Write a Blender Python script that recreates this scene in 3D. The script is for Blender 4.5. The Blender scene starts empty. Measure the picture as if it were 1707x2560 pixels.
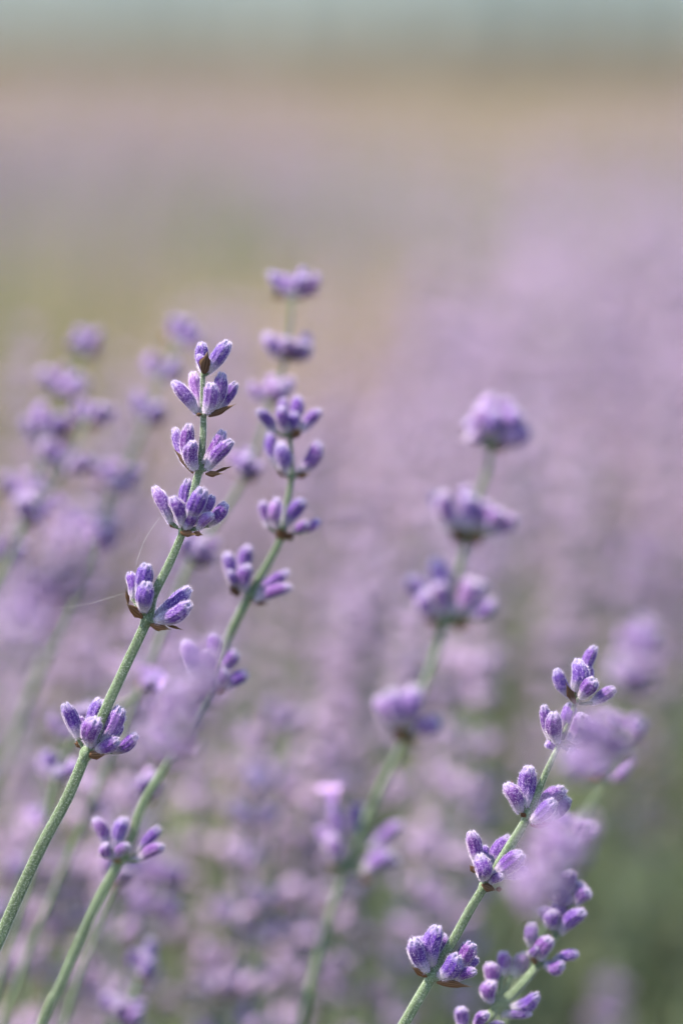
import bpy, math, random
import numpy as np
from mathutils import Vector, Matrix, Quaternion, noise as mnoise

# ------------------------------------------------------------------ camera, world, sun, exposure
scene = bpy.context.scene
COL = scene.collection
CAM = Vector((0.0, 0.0, 0.62))
LENS, SENS, FOCUS = 85.0, 24.0, 0.544
PITCH = math.radians(11.33)
cd = bpy.data.cameras.new("camera")
cam = bpy.data.objects.new("camera", cd)
COL.objects.link(cam)
cam.location = CAM
cam.rotation_euler = (math.radians(90) - PITCH, 0, 0)
cd.lens = LENS
cd.sensor_fit = 'HORIZONTAL'
cd.sensor_width = SENS
cd.clip_start = 0.01
cd.clip_end = 3000
cd.dof.use_dof = True
cd.dof.focus_distance = FOCUS
cd.dof.aperture_fstop = 2.7
scene.camera = cam

SUN_DIR = Vector((-0.55, 0.0, 0.85)).normalized()      # towards the sun: high, left, a little behind the flowers
world = bpy.data.worlds.new("World")
scene.world = world
world.use_nodes = True
wn = world.node_tree.nodes
wl = world.node_tree.links
bg = wn["Background"]
sky = wn.new("ShaderNodeTexSky")
sky.sky_type = 'NISHITA'
sky.sun_disc = False
sky.sun_elevation = math.asin(SUN_DIR.z)
sky.sun_rotation = math.atan2(SUN_DIR.x, SUN_DIR.y)
sky.air_density = 1.0
sky.dust_density = 1.0
sky.ozone_density = 1.0
wl.new(sky.outputs[0], bg.inputs[0])
bg.inputs[1].default_value = 0.135

sd = bpy.data.lights.new("sun", 'SUN')
sun = bpy.data.objects.new("sun", sd)
COL.objects.link(sun)
sd.energy = 5.0
sd.angle = math.radians(0.6)
sd.color = (1.0, 0.90, 0.76)
sun.rotation_euler = (-SUN_DIR).to_track_quat('-Z', 'Y').to_euler()

vs = scene.view_settings
vs.view_transform = 'Standard'
vs.look = 'None'
vs.exposure = 1.56
vs.gamma = 1.0
vs.use_curve_mapping = False
scene.render.engine = 'CYCLES'
scene.cycles.use_denoising = True
scene.cycles.max_bounces = 8
scene.cycles.use_adaptive_sampling = False

# ------------------------------------------------------------------ helpers
K = SENS / LENS / 1707.0
FWD = Vector((0, math.cos(PITCH), -math.sin(PITCH)))
UP = Vector((0, math.sin(PITCH), math.cos(PITCH)))
RIGHT = Vector((1, 0, 0))


def at(px, py, d):
    """point of the place seen at photograph pixel (px, py), d metres along the view axis"""
    return CAM + FWD * d + RIGHT * ((px - 853.5) * K * d) + UP * (-(py - 1280.0) * K * d)


CROPS = {1: (340, 820, 520 / 1568), 2: (0, 1380, 620 / 1568), 3: (0, 1900, 560 / 1568), 4: (980, 1580, 727 / 1568),
         5: (700, 940, 700 / 1568), 6: (600, 1800, 550 / 1568), 7: (0, 620, 600 / 1568), 0: (0, 0, 1707 / 1568), 9: (0, 0, 1.0)}


def cpx(c, x, y):
    ox, oy, s = CROPS[c]
    return ox + x * s, oy + y * s


def link(o, parent=None):
    COL.objects.link(o)
    if parent is not None:
        o.parent = parent
    return o


def mesh_from(name, verts, faces, mats, smooth=True, matidx=None, attrs=None):
    me = bpy.data.meshes.new(name)
    me.from_pydata([tuple(v) for v in verts], [], [tuple(f) for f in faces])
    for m in (mats if isinstance(mats, (list, tuple)) else [mats]):
        me.materials.append(m)
    n = len(me.polygons)
    me.polygons.foreach_set("use_smooth", [bool(smooth)] * n)
    if matidx is not None:
        me.polygons.foreach_set("material_index", np.array(matidx, dtype=np.int32))
    if attrs:
        for k, vals in attrs.items():
            a = me.attributes.new(k, 'FLOAT', 'POINT')
            a.data.foreach_set("value", np.array(vals, dtype=np.float32))
    me.update()
    return me


def big_mesh(name, V, F, mats, matidx=None, attrs=None, smooth=True):
    """numpy triangle mesh"""
    me = bpy.data.meshes.new(name)
    nv, nf = len(V), len(F)
    me.vertices.add(nv)
    me.vertices.foreach_set("co", np.ascontiguousarray(V, dtype=np.float32).ravel())
    me.loops.add(nf * 3)
    me.loops.foreach_set("vertex_index", np.ascontiguousarray(F, dtype=np.int32).ravel())
    me.polygons.add(nf)
    me.polygons.foreach_set("loop_start", np.arange(0, nf * 3, 3, dtype=np.int32))
    for m in (mats if isinstance(mats, (list, tuple)) else [mats]):
        me.materials.append(m)
    if matidx is not None:
        me.polygons.foreach_set("material_index", np.ascontiguousarray(matidx, dtype=np.int32))
    if smooth:
        me.polygons.foreach_set("use_smooth", [True] * nf)
    me.update(calc_edges=True)
    if attrs:
        for k, vals in attrs.items():
            a = me.attributes.new(k, 'FLOAT', 'POINT')
            a.data.foreach_set("value", np.ascontiguousarray(vals, dtype=np.float32))
    me.validate()
    return me


class Bag:
    """collects transformed copies of triangle meshes into one"""

    def __init__(self):
        self.V, self.F, self.M, self.T, self.R, self.n = [], [], [], [], [], 0

    def add(self, V, F, mat, t, r):
        self.V.append(V)
        self.F.append(F + self.n)
        self.M.append(np.full(len(F), mat) if np.isscalar(mat) else mat)
        self.T.append(t if not np.isscalar(t) else np.full(len(V), t))
        self.R.append(r if not np.isscalar(r) else np.full(len(V), r))
        self.n += len(V)

    def arrays(self):
        return (np.concatenate(self.V), np.concatenate(self.F), np.concatenate(self.M),
                np.concatenate(self.T), np.concatenate(self.R))

    def mesh(self, name, mats, smooth=True):
        V, F, M, T, R = self.arrays()
        return big_mesh(name, V, F, mats, M, {"bt": T, "brnd": R}, smooth)


def tri(faces):
    out = []
    for f in faces:
        for i in range(1, len(f) - 1):
            out.append((f[0], f[i], f[i + 1]))
    return np.array(out, dtype=np.int64)


def xf(V, M):
    A = np.array(M)
    return V @ A[:3, :3].T + A[:3, 3]


def smooth_path(pts, sub=6):
    """Catmull-Rom through points"""
    P = [pts[0] + (pts[0] - pts[1])] + list(pts) + [pts[-1] + (pts[-1] - pts[-2])]
    out = []
    for i in range(1, len(P) - 2):
        p0, p1, p2, p3 = P[i - 1], P[i], P[i + 1], P[i + 2]
        for j in range(sub):
            t = j / sub
            out.append(0.5 * ((2 * p1) + (p2 - p0) * t + (2 * p0 - 5 * p1 + 4 * p2 - p3) * t * t + (3 * p1 - p0 - 3 * p2 + p3) * t ** 3))
    out.append(P[-2])
    return out


def tube(path, radii, seg=12, lobes=0.0, cap=True):
    """tube along path; lobes gives the squarish ribbed section of a lavender stem"""
    verts, faces, ts = [], [], []
    n = len(path)
    prev = None
    for i, p in enumerate(path):
        d = (path[min(i + 1, n - 1)] - path[max(i - 1, 0)]).normalized()
        if prev is None:
            a = d.orthogonal().normalized()
        else:
            a = (prev - d * prev.dot(d)).normalized()
        prev = a
        b = d.cross(a)
        r = radii[i] if not np.isscalar(radii) else radii
        for k in range(seg):
            th = 2 * math.pi * k / seg
            rr = r * (1 + lobes * math.cos(4 * th) + lobes * 0.45 * math.cos(8 * th + 1.0))
            verts.append(p + a * (rr * math.cos(th)) + b * (rr * math.sin(th)))
            ts.append(i / max(1, n - 1))
    for i in range(n - 1):
        for k in range(seg):
            k2 = (k + 1) % seg
            faces.append((i * seg + k, i * seg + k2, (i + 1) * seg + k2, (i + 1) * seg + k))
    if cap:
        faces.append(tuple(range(seg - 1, -1, -1)))
        faces.append(tuple((n - 1) * seg + k for k in range(seg)))
    return verts, faces, ts


# ------------------------------------------------------------------ materials
def new_mat(name):
    m = bpy.data.materials.new(name)
    m.use_nodes = True
    nt = m.node_tree
    return m, nt, nt.nodes["Principled BSDF"], nt.nodes["Material Output"]


def N(nt, kind, **kw):
    n = nt.nodes.new(kind)
    for k, v in kw.items():
        setattr(n, k, v)
    return n


def ramp(nt, src, stops):
    r = N(nt, "ShaderNodeValToRGB")
    el = r.color_ramp.elements
    while len(el) < len(stops):
        el.new(0.5)
    for e, (p, c) in zip(el, stops):
        e.position = p
        e.color = (*c, 1) if len(c) == 3 else c
    nt.links.new(src, r.inputs[0])
    return r.outputs[0]


def mix(nt, fac, a, b, blend='MIX'):
    m = N(nt, "ShaderNodeMix", data_type='RGBA', blend_type=blend)
    for sock, v in ((m.inputs[0], fac), (m.inputs[6], a), (m.inputs[7], b)):
        if isinstance(v, (int, float)):
            sock.default_value = v
        elif isinstance(v, tuple):
            sock.default_value = (*v, 1)
        else:
            nt.links.new(v, sock)
    return m.outputs[2]


def math_n(nt, op, a, b=0.0):
    m = N(nt, "ShaderNodeMath", operation=op)
    for s, v in ((m.inputs[0], a), (m.inputs[1], b)):
        if isinstance(v, (int, float)):
            s.default_value = v
        else:
            nt.links.new(v, s)
    return m.outputs[0]


def noise_n(nt, scale, detail=3.0, vec=None, rough=0.5):
    t = N(nt, "ShaderNodeTexNoise")
    t.inputs["Scale"].default_value = scale
    t.inputs["Detail"].default_value = detail
    t.inputs["Roughness"].default_value = rough
    if vec is not None:
        nt.links.new(vec, t.inputs["Vector"])
    return t.outputs[0]


def rand_value(nt):
    """per-object random plus the per-copy number stored on joined meshes"""
    oi = N(nt, "ShaderNodeObjectInfo")
    at_ = N(nt, "ShaderNodeAttribute", attribute_name="brnd")
    s = math_n(nt, 'ADD', oi.outputs["Random"], at_.outputs["Fac"])
    return math_n(nt, 'FRACT', s)


def wpos(nt):
    return N(nt, "ShaderNodeNewGeometry").outputs["Position"]


def add_translucent(nt, pr, out, col, fac):
    tr = N(nt, "ShaderNodeBsdfTranslucent")
    if isinstance(col, tuple):
        tr.inputs[0].default_value = (*col, 1)
    else:
        nt.links.new(col, tr.inputs[0])
    ms = N(nt, "ShaderNodeMixShader")
    ms.inputs[0].default_value = fac
    nt.links.new(pr.outputs[0], ms.inputs[1])
    nt.links.new(tr.outputs[0], ms.inputs[2])
    nt.links.new(ms.outputs[0], out.inputs[0])


def bump(nt, pr, h, strength, dist):
    b = N(nt, "ShaderNodeBump")
    b.inputs["Strength"].default_value = strength
    b.inputs["Distance"].default_value = dist
    nt.links.new(h, b.inputs["Height"])
    nt.links.new(b.outputs[0], pr.inputs["Normal"])


def calyx_material(name, wool):
    """wool: share of pale tint over the skin, for unbuilt hairs and to brighten blurred spikes"""
    m, nt, pr, out = new_mat(name)
    rv = rand_value(nt)
    body = ramp(nt, rv, [(0.0, (0.060, 0.022, 0.205)), (0.3, (0.080, 0.024, 0.190)), (0.6, (0.112, 0.032, 0.190)),
                         (0.85, (0.080, 0.036, 0.220)), (1.0, (0.200, 0.085, 0.290))])
    t = N(nt, "ShaderNodeAttribute", attribute_name="bt").outputs["Fac"]
    # grey-green felted foot and dusty tip of every calyx
    foot = ramp(nt, t, [(0.0, (1, 1, 1)), (0.10, (0.7, 0.7, 0.7)), (0.42, (0, 0, 0))])
    c1 = mix(nt, foot, body, (0.46, 0.46, 0.43))
    tip = ramp(nt, t, [(0.82, (0, 0, 0)), (0.95, (0.34, 0.34, 0.34)), (1.0, (0.6, 0.6, 0.6))])
    c2 = mix(nt, tip, c1, (0.48, 0.47, 0.56))
    # felt: mottled pale wool over the violet skin
    pos = wpos(nt)
    f = noise_n(nt, 1500, 5, pos, 0.75)
    patch = ramp(nt, noise_n(nt, 330, 2, pos), [(0.38, (0.25, 0.25, 0.25)), (0.62, (1, 1, 1))])
    felt = ramp(nt, f, [(0.45, (0, 0, 0)), (0.75, (0.55, 0.55, 0.55))])
    felt = mix(nt, 1.0, felt, patch, 'MULTIPLY')
    c3 = mix(nt, felt, c2, (0.52, 0.36, 0.68))
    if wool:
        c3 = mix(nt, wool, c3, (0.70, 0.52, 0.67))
    nt.links.new(c3, pr.inputs["Base Color"])
    pr.inputs["Roughness"].default_value = 0.75
    pr.inputs["Specular IOR Level"].default_value = 0.1
    pr.inputs["Sheen Weight"].default_value = 1.0
    pr.inputs["Sheen Roughness"].default_value = 0.30
    pr.inputs["Sheen Tint"].default_value = (0.97, 0.92, 1.0, 1)
    bump(nt, pr, f, 0.6, 0.0002)
    add_translucent(nt, pr, out, c3, 0.16)
    return m


def simple_mat(name, col, rough=0.8, translucent=None, sheen=0.0, spec=0.2, stops=None):
    m, nt, pr, out = new_mat(name)
    rv = rand_value(nt)
    c = ramp(nt, rv, stops or [(0.0, tuple(x * 0.75 for x in col)), (1.0, tuple(min(1, x * 1.25) for x in col))])
    nt.links.new(c, pr.inputs["Base Color"])
    pr.inputs["Roughness"].default_value = rough
    pr.inputs["Specular IOR Level"].default_value = spec
    pr.inputs["Sheen Weight"].default_value = sheen
    if translucent:
        add_translucent(nt, pr, out, c, translucent)
    return m


def stem_material():
    m, nt, pr, out = new_mat("lavender_stem")
    pos = wpos(nt)
    f = noise_n(nt, 3200, 3, pos, 0.7)
    g = noise_n(nt, 90, 2, pos)
    base = ramp(nt, g, [(0.35, (0.062, 0.092, 0.042)), (0.65, (0.095, 0.138, 0.070))])
    hair = ramp(nt, f, [(0.50, (0, 0, 0)), (0.70, (0.50, 0.50, 0.50))])
    c = mix(nt, hair, base, (0.52, 0.58, 0.50))
    nt.links.new(c, pr.inputs["Base Color"])
    pr.inputs["Roughness"].default_value = 0.7
    pr.inputs["Specular IOR Level"].default_value = 0.2
    pr.inputs["Sheen Weight"].default_value = 0.5
    pr.inputs["Sheen Roughness"].default_value = 0.4
    bump(nt, pr, f, 0.5, 0.00015)
    return m


def bract_material():
    m, nt, pr, out = new_mat("dry_bract")
    rv = rand_value(nt)
    t = N(nt, "ShaderNodeAttribute", attribute_name="bt").outputs["Fac"]
    base = ramp(nt, rv, [(0.0, (0.17, 0.10, 0.062)), (0.5, (0.27, 0.15, 0.08)), (0.8, (0.32, 0.17, 0.085)), (1.0, (0.40, 0.31, 0.21))])
    v = N(nt, "ShaderNodeAttribute", attribute_name="vein").outputs["Fac"]
    vv = ramp(nt, v, [(0.0, (0.0, 0.0, 0.0)), (1.0, (0.8, 0.8, 0.8))])
    c = mix(nt, vv, base, (0.040, 0.020, 0.012))
    tip = ramp(nt, t, [(0.75, (0, 0, 0)), (1.0, (0.6, 0.6, 0.6))])
    c = mix(nt, tip, c, (0.45, 0.36, 0.25))
    nt.links.new(c, pr.inputs["Base Color"])
    pr.inputs["Roughness"].default_value = 0.7
    pr.inputs["Specular IOR Level"].default_value = 0.2
    add_translucent(nt, pr, out, c, 0.40)
    return m


M_CALYX = calyx_material("lavender_calyx", 0)
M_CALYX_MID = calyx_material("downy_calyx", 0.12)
M_CALYX_CROWD = calyx_material("brightened_calyx", 0.40)  # paler copy of the calyx skin; extra brightness put into the colour
M_CALYX_FAR = calyx_material("woolly_bright_calyx", 0.53)  # pale tint for unbuilt hairs, also brightens the distant heads by colour
M_HAIR = simple_mat("plant_wool", (0.72, 0.62, 0.82), 0.6, 0.45)
M_STEM = stem_material()
M_SHAIR = simple_mat("stem_wool", (0.66, 0.70, 0.62), 0.6, 0.35)
M_BRACT = bract_material()
M_PETAL = simple_mat("lilac_petal", (0.66, 0.44, 0.80), 0.6, 0.4, 0.2)
M_LEAF = simple_mat("lavender_leaf", (0.300, 0.290, 0.165), 0.75, 0.40, 0.3,
                    stops=[(0.0, (0.20, 0.28, 0.15)), (0.65, (0.27, 0.32, 0.17)), (0.85, (0.38, 0.34, 0.18)), (1.0, (0.46, 0.38, 0.23))])
M_STRAW = simple_mat("dry_grass_blade", (0.44, 0.34, 0.22), 0.8, 0.25)
M_GRASS = simple_mat("green_grass_blade", (0.17, 0.20, 0.10), 0.75, 0.4)
M_SILK = simple_mat("spider_silk_fibre", (0.85, 0.85, 0.82), 0.25, 0.3, 0.0, 0.6)
M_BARK = simple_mat("tree_bark", (0.12, 0.10, 0.08), 0.9)
M_FOLIAGE = simple_mat("tree_foliage", (0.095, 0.140, 0.125), 0.8, 0.2)


def ground_material():
    m, nt, pr, out = new_mat("dry_soil")
    pos = wpos(nt)
    a = noise_n(nt, 0.12, 5, pos)
    b = noise_n(nt, 9.0, 6, pos, 0.65)
    c = ramp(nt, b, [(0.30, (0.062, 0.046, 0.030)), (0.55, (0.090, 0.070, 0.046)), (0.75, (0.124, 0.100, 0.068))])
    gfac = ramp(nt, a, [(0.50, (0, 0, 0)), (0.68, (0.45, 0.45, 0.45))])
    c = mix(nt, gfac, c, (0.12, 0.12, 0.065))
    nt.links.new(c, pr.inputs["Base Color"])
    pr.inputs["Roughness"].default_value = 0.95
    pr.inputs["Specular IOR Level"].default_value = 0.1
    bump(nt, pr, b, 0.8, 0.03)
    return m


def hill_material():
    m, nt, pr, out = new_mat("wooded_hillside")
    pos = wpos(nt)
    a = noise_n(nt, 0.02, 6, pos, 0.6)
    c = ramp(nt, a, [(0.35, (0.045, 0.062, 0.052)), (0.60, (0.072, 0.09, 0.072)), (0.8, (0.12, 0.12, 0.085))])
    nt.links.new(c, pr.inputs["Base Color"])
    pr.inputs["Roughness"].default_value = 0.95
    pr.inputs["Specular IOR Level"].default_value = 0.1
    return m


M_SOIL = ground_material()
M_HILL = hill_material()

# ------------------------------------------------------------------ building blocks of the plant
PROF = [(0.0, 0.30), (0.05, 0.50), (0.14, 0.66), (0.28, 0.83), (0.45, 0.96), (0.62, 1.0), (0.76, 0.98), (0.86, 0.87), (0.93, 0.636), (0.98, 0.46), (1.0, 0.22)]
BR = 0.235   # bud radius for a bud of length 1


def bud_geometry(seed, seg, rows, ribs=True):
    rnd = random.Random(seed)
    bend = rnd.uniform(-0.15, 0.15)
    bend2 = rnd.uniform(-0.05, 0.05)
    fat = rnd.uniform(-0.25, 0.22)
    V, T, F = [], [], []
    phase = rnd.uniform(0, 6)
    for i in range(rows):
        u = i / (rows - 1)
        u = 0.5 - 0.5 * math.cos(math.pi * u)
        for j in range(len(PROF) - 1):
            if PROF[j][0] <= u <= PROF[j + 1][0]:
                f = (u - PROF[j][0]) / (PROF[j + 1][0] - PROF[j][0])
                r = PROF[j][1] * (1 - f) + PROF[j + 1][1] * f
                break
        r *= BR * (1 + fat * (u - 0.5))
        cx = bend * math.sin(math.pi * u)
        cy = bend2 * math.sin(math.pi * u)
        for k in range(seg):
            th = 2 * math.pi * k / seg
            rr = r
            if ribs:
                rr *= 1 + 0.075 * math.cos(8 * th + phase) * min(1, u * 4) + 0.10 * (mnoise.noise(Vector((math.cos(th) * 1.3 + seed * 3, math.sin(th) * 1.3, u * 3))))
                if u > 0.9:      # toothed mouth
                    rr *= 1 + 0.34 * math.cos(5 * th + phase) * (u - 0.9) * 10
            zz = u
            if ribs and u > 0.9:
                zz += 0.045 * math.cos(5 * th + phase)
            V.append((cx + rr * math.cos(th), cy + rr * math.sin(th), zz))
            T.append(u)
    for i in range(rows - 1):
        for k in range(seg):
            k2 = (k + 1) % seg
            F.append((i * seg + k, i * seg + k2, (i + 1) * seg + k2, (i + 1) * seg + k))
    F.append(tuple(range(seg - 1, -1, -1)))
    F.append(tuple((rows - 1) * seg + k for k in range(seg)))
    return V, F, T


def hairs_on(V, F, rnd, count, length, width, up=None):
    """single-triangle hairs standing on the faces of a closed surface"""
    HV, HF = [], []
    vv = [Vector(v) for v in V]
    quads = [f for f in F if len(f) == 4]
    for _ in range(count):
        f = rnd.choice(quads)
        a, b, c, d = (vv[i] for i in f)
        s, t = rnd.random(), rnd.random()
        p = a.lerp(b, s).lerp(d.lerp(c, s), t)
        n = (b - a).cross(d - a)
        if n.length < 1e-12:
            continue
        n.normalize()
        jit = Vector((rnd.gauss(0, .5), rnd.gauss(0, .5), rnd.gauss(0, .5)))
        if up is not None:
            jit += up * 0.8
        dr = (n + jit).normalized()
        if dr.dot(n) < 0.15:
            dr = n
        L = length * rnd.uniform(0.5, 1.35)
        side = dr.cross(Vector((rnd.gauss(0, 1), rnd.gauss(0, 1), rnd.gauss(0, 1)))).normalized() * (width * 0.5)
        i0 = len(HV)
        HV += [p - side, p + side, p + dr * L]
        HF.append((i0, i0 + 1, i0 + 2))
    return HV, HF


def hero_bud_mesh(seed):
    V, F, T = bud_geometry(seed, 32, 15)
    rnd = random.Random(seed + 100)
    HV, HF = hairs_on(V, F, rnd, 1500, 0.075, 0.0060, Vector((0, 0, 1)))
    n = len(V)
    V2 = list(V) + HV
    F2 = list(F) + [tuple(i + n for i in f) for f in HF]
    return mesh_from("calyx_bud", V2, F2, [M_CALYX, M_HAIR], True, [0] * len(F) + [1] * len(HF), {"bt": list(T) + [0.5] * len(HV)})


def mid_bud_mesh(seed, skin):
    V, F, T = bud_geometry(seed, 12, 9)
    rnd = random.Random(seed + 100)
    HV, HF = hairs_on(V, F, rnd, 560, 0.06, 0.013, Vector((0, 0, 1)))
    n = len(V)
    return mesh_from("calyx_bud", list(V) + HV, list(F) + [tuple(i + n for i in f) for f in HF], [skin, M_HAIR], True,
                     [0] * len(F) + [1] * len(HF), {"bt": list(T) + [0.5] * len(HV)})


HERO_BUD = [hero_bud_mesh(s) for s in range(7)]
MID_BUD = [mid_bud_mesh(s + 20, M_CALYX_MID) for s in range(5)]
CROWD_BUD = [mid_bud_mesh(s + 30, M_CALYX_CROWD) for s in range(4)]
LOW_BUD = []
for s in range(4):
    _v, _f, _t = bud_geometry(s + 40, 6, 5, False)
    LOW_BUD.append((np.array(_v), tri(_f), np.array(_t)))


def bract_geometry(seed, nx=9, nz=8):
    rnd = random.Random(seed)
    V, F, T, W = [], [], [], []
    curl = rnd.uniform(0.15, 0.45)
    cup = rnd.uniform(0.25, 0.6)
    tw = rnd.uniform(-0.5, 0.5)
    for i in range(nz):
        u = i / (nz - 1)
        w = 0.5 * (math.sin(math.pi * min(1, u ** 0.7)) ** 0.8 if u < 0.72 else 0) if False else 0
        if u < 0.45:
            w = 0.16 + 0.34 * math.sin(u / 0.45 * math.pi / 2)
        elif u < 0.78:
            w = 0.5 - 0.36 * ((u - 0.45) / 0.33) ** 1.3
        else:
            w = 0.14 * (1 - (u - 0.78) / 0.22) + 0.01
        for k in range(nx):
            s = k / (nx - 1) * 2 - 1
            rib = abs(math.sin(s * math.pi * 2.5))
            x = s * w * (1 + (rnd.uniform(-0.28, 0.1) if abs(s) > 0.95 else 0))
            y = cup * (s * s) * w + curl * (u - 0.5) ** 2 + 0.035 * rib * (1 - u) + rnd.uniform(-0.03, 0.03)
            a = tw * u
            V.append((x * math.cos(a) - y * math.sin(a), x * math.sin(a) + y * math.cos(a), u + rnd.uniform(-0.015, 0.015)))
            T.append(u)
            W.append(1.0 if (k % 2 == 0) else 0.0)
    for i in range(nz - 1):
        for k in range(nx - 1):
            F.append((i * nx + k, i * nx + k + 1, (i + 1) * nx + k + 1, (i + 1) * nx + k))
    # a second skin a hair's breadth behind gives the dry bract its thickness
    n = len(V)
    V2 = V + [(x, y - 0.02, z) for x, y, z in V]
    F2 = F + [tuple(i + n for i in reversed(f)) for f in F]
    ring = [k for k in range(nx)] + [i * nx + nx - 1 for i in range(1, nz)] + [(nz - 1) * nx + k for k in range(nx - 2, -1, -1)] + [i * nx for i in range(nz - 2, 0, -1)]
    for a, b in zip(ring, ring[1:] + ring[:1]):
        F2.append((b, a, a + n, b + n))
    return V2, F2, T + T, W + W


BRACT = []
for s in range(6):
    _v, _f, _t, _w = bract_geometry(s)
    BRACT.append(mesh_from("bract", _v, _f, M_BRACT, True, None, {"bt": _t, "vein": _w}))
_v, _f, _t, _w = bract_geometry(11, 3, 4)
LOW_BRACT = (np.array(_v), tri(_f), np.array(_t))


def corolla_geometry(seed):
    """open two-lipped flower: short tube with five rounded petal lobes"""
    rnd = random.Random(seed)
    V, F = [], []
    seg = 20
    rows = [(0.0, 0.10), (0.25, 0.12), (0.45, 0.17), (0.55, 0.24)]
    for z, r in rows:
        for k in range(seg):
            th = 2 * math.pi * k / seg
            V.append((r * math.cos(th), r * math.sin(th), z))
    for i in range(len(rows) - 1):
        for k in range(seg):
            k2 = (k + 1) % seg
            F.append((i * seg + k, i * seg + k2, (i + 1) * seg + k2, (i + 1) * seg + k))
    for p in range(5):
        a0 = 2 * math.pi * p / 5 + 0.2
        size = 0.40 if p in (0, 1) else 0.30
        i0 = len(V)
        for i in range(6):
            u = i / 5
            w = 0.16 * math.sin(math.pi * (0.22 + 0.75 * u)) + 0.02
            for k in range(5):
                s = k / 4 * 2 - 1
                rad = 0.20 + size * u
                z = 0.53 + 0.30 * u - 0.28 * u * u + 0.05 * s * s + rnd.uniform(-.02, .02)
                ang = a0
                x, y = rad, s * w * 1.3
                V.append((x * math.cos(ang) - y * math.sin(ang), x * math.sin(ang) + y * math.cos(ang), z))
        for i in range(5):
            for k in range(4):
                F.append((i0 + i * 5 + k, i0 + i * 5 + k + 1, i0 + (i + 1) * 5 + k + 1, i0 + (i + 1) * 5 + k))
    return V, F


_v, _f = corolla_geometry(3)
COROLLA = mesh_from("open_flower", _v, _f, M_PETAL, True)


def orient(direction, roll):
    q = direction.to_track_quat('Z', 'Y')
    return q @ Quaternion((0, 0, 1), roll)


def put(me, name, parent, loc, direction, length, width, roll, wref):
    o = bpy.data.objects.new(name, me)
    link(o, parent)
    o.location = loc
    o.rotation_mode = 'QUATERNION'
    o.rotation_quaternion = orient(direction, roll)
    s = width / wref
    o.scale = (s, s, length)
    return o


def node_mesh(buds, stem_dir, r):
    """the knotty joint of a whorl: swollen ring on the stem and a short stalk to each bud foot (local to the node)"""
    rnd = random.Random(len(buds) * 7 + int(r * 1e6))
    V, F = [], []
    d = stem_dir.normalized()
    a = d.orthogonal().normalized()
    b = d.cross(a)
    prof = [(-1.3, 1.02), (-0.7, 1.25), (0, 1.45), (0.7, 1.25), (1.3, 1.02)]
    seg = 14
    for z, rr in prof:
        for k in range(seg):
            th = 2 * math.pi * k / seg
            q = r * rr * (1 + 0.12 * math.sin(2 * th) + rnd.uniform(-.05, .05))
            V.append(d * (z * r) + a * (q * math.cos(th)) + b * (q * math.sin(th)))
    for i in range(len(prof) - 1):
        for k in range(seg):
            k2 = (k + 1) % seg
            F.append((i * seg + k, i * seg + k2, (i + 1) * seg + k2, (i + 1) * seg + k))
    for base, direction, w in buds:
        end = base + direction * (0.10 * w)
        p = [base * 0.25, base * 0.65 - d * (0.1 * r), end]
        v, f, _ = tube(smooth_path(p, 3), [w * 0.16] * 6 + [w * 0.24], 7)
        n = len(V)
        V += v
        F += [tuple(i + n for i in g) for g in f]
    return mesh_from("flower_whorl", V, F, M_STEM, True)


def base_extension(top, direction, rnd):
    """carry a stem on from the edge of the frame down into its bush"""
    pts = [top]
    d = direction.normalized()
    p = top
    while p.z > 0.14:
        d = (d + Vector((0, 0, -0.16)) + Vector((rnd.uniform(-.03, .03), rnd.uniform(-.03, .03), 0))).normalized()
        p = p + d * 0.05
        pts.append(p)
    return pts[1:]


def tag(o, label, cat, group=None, kind=None):
    if label:
        o["label"] = label
    if cat:
        o["category"] = cat
    if group:
        o["group"] = group
    if kind:
        o["kind"] = kind
    return o


def stem_object(path, radii, root, origin, hairs, rnd):
    v, f, t = tube([p - origin for p in path], radii, 24 if hairs else 10, 0.11)
    nq = len(f)
    mats = [M_STEM]
    idx = [0] * nq
    if hairs:
        hv, hf = hairs_on(v, f, rnd, hairs, 0.00030, 0.000040)
        n = len(v)
        v = v + hv
        f = f + [tuple(i + n for i in g) for g in hf]
        idx += [1] * len(hf)
        mats.append(M_SHAIR)
    return link(bpy.data.objects.new("stem", mesh_from("stem", v, f, mats, True, idx)), root)


LAYER = {'f': -1.0, 'm': -0.15, 'b': 1.0}


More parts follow.
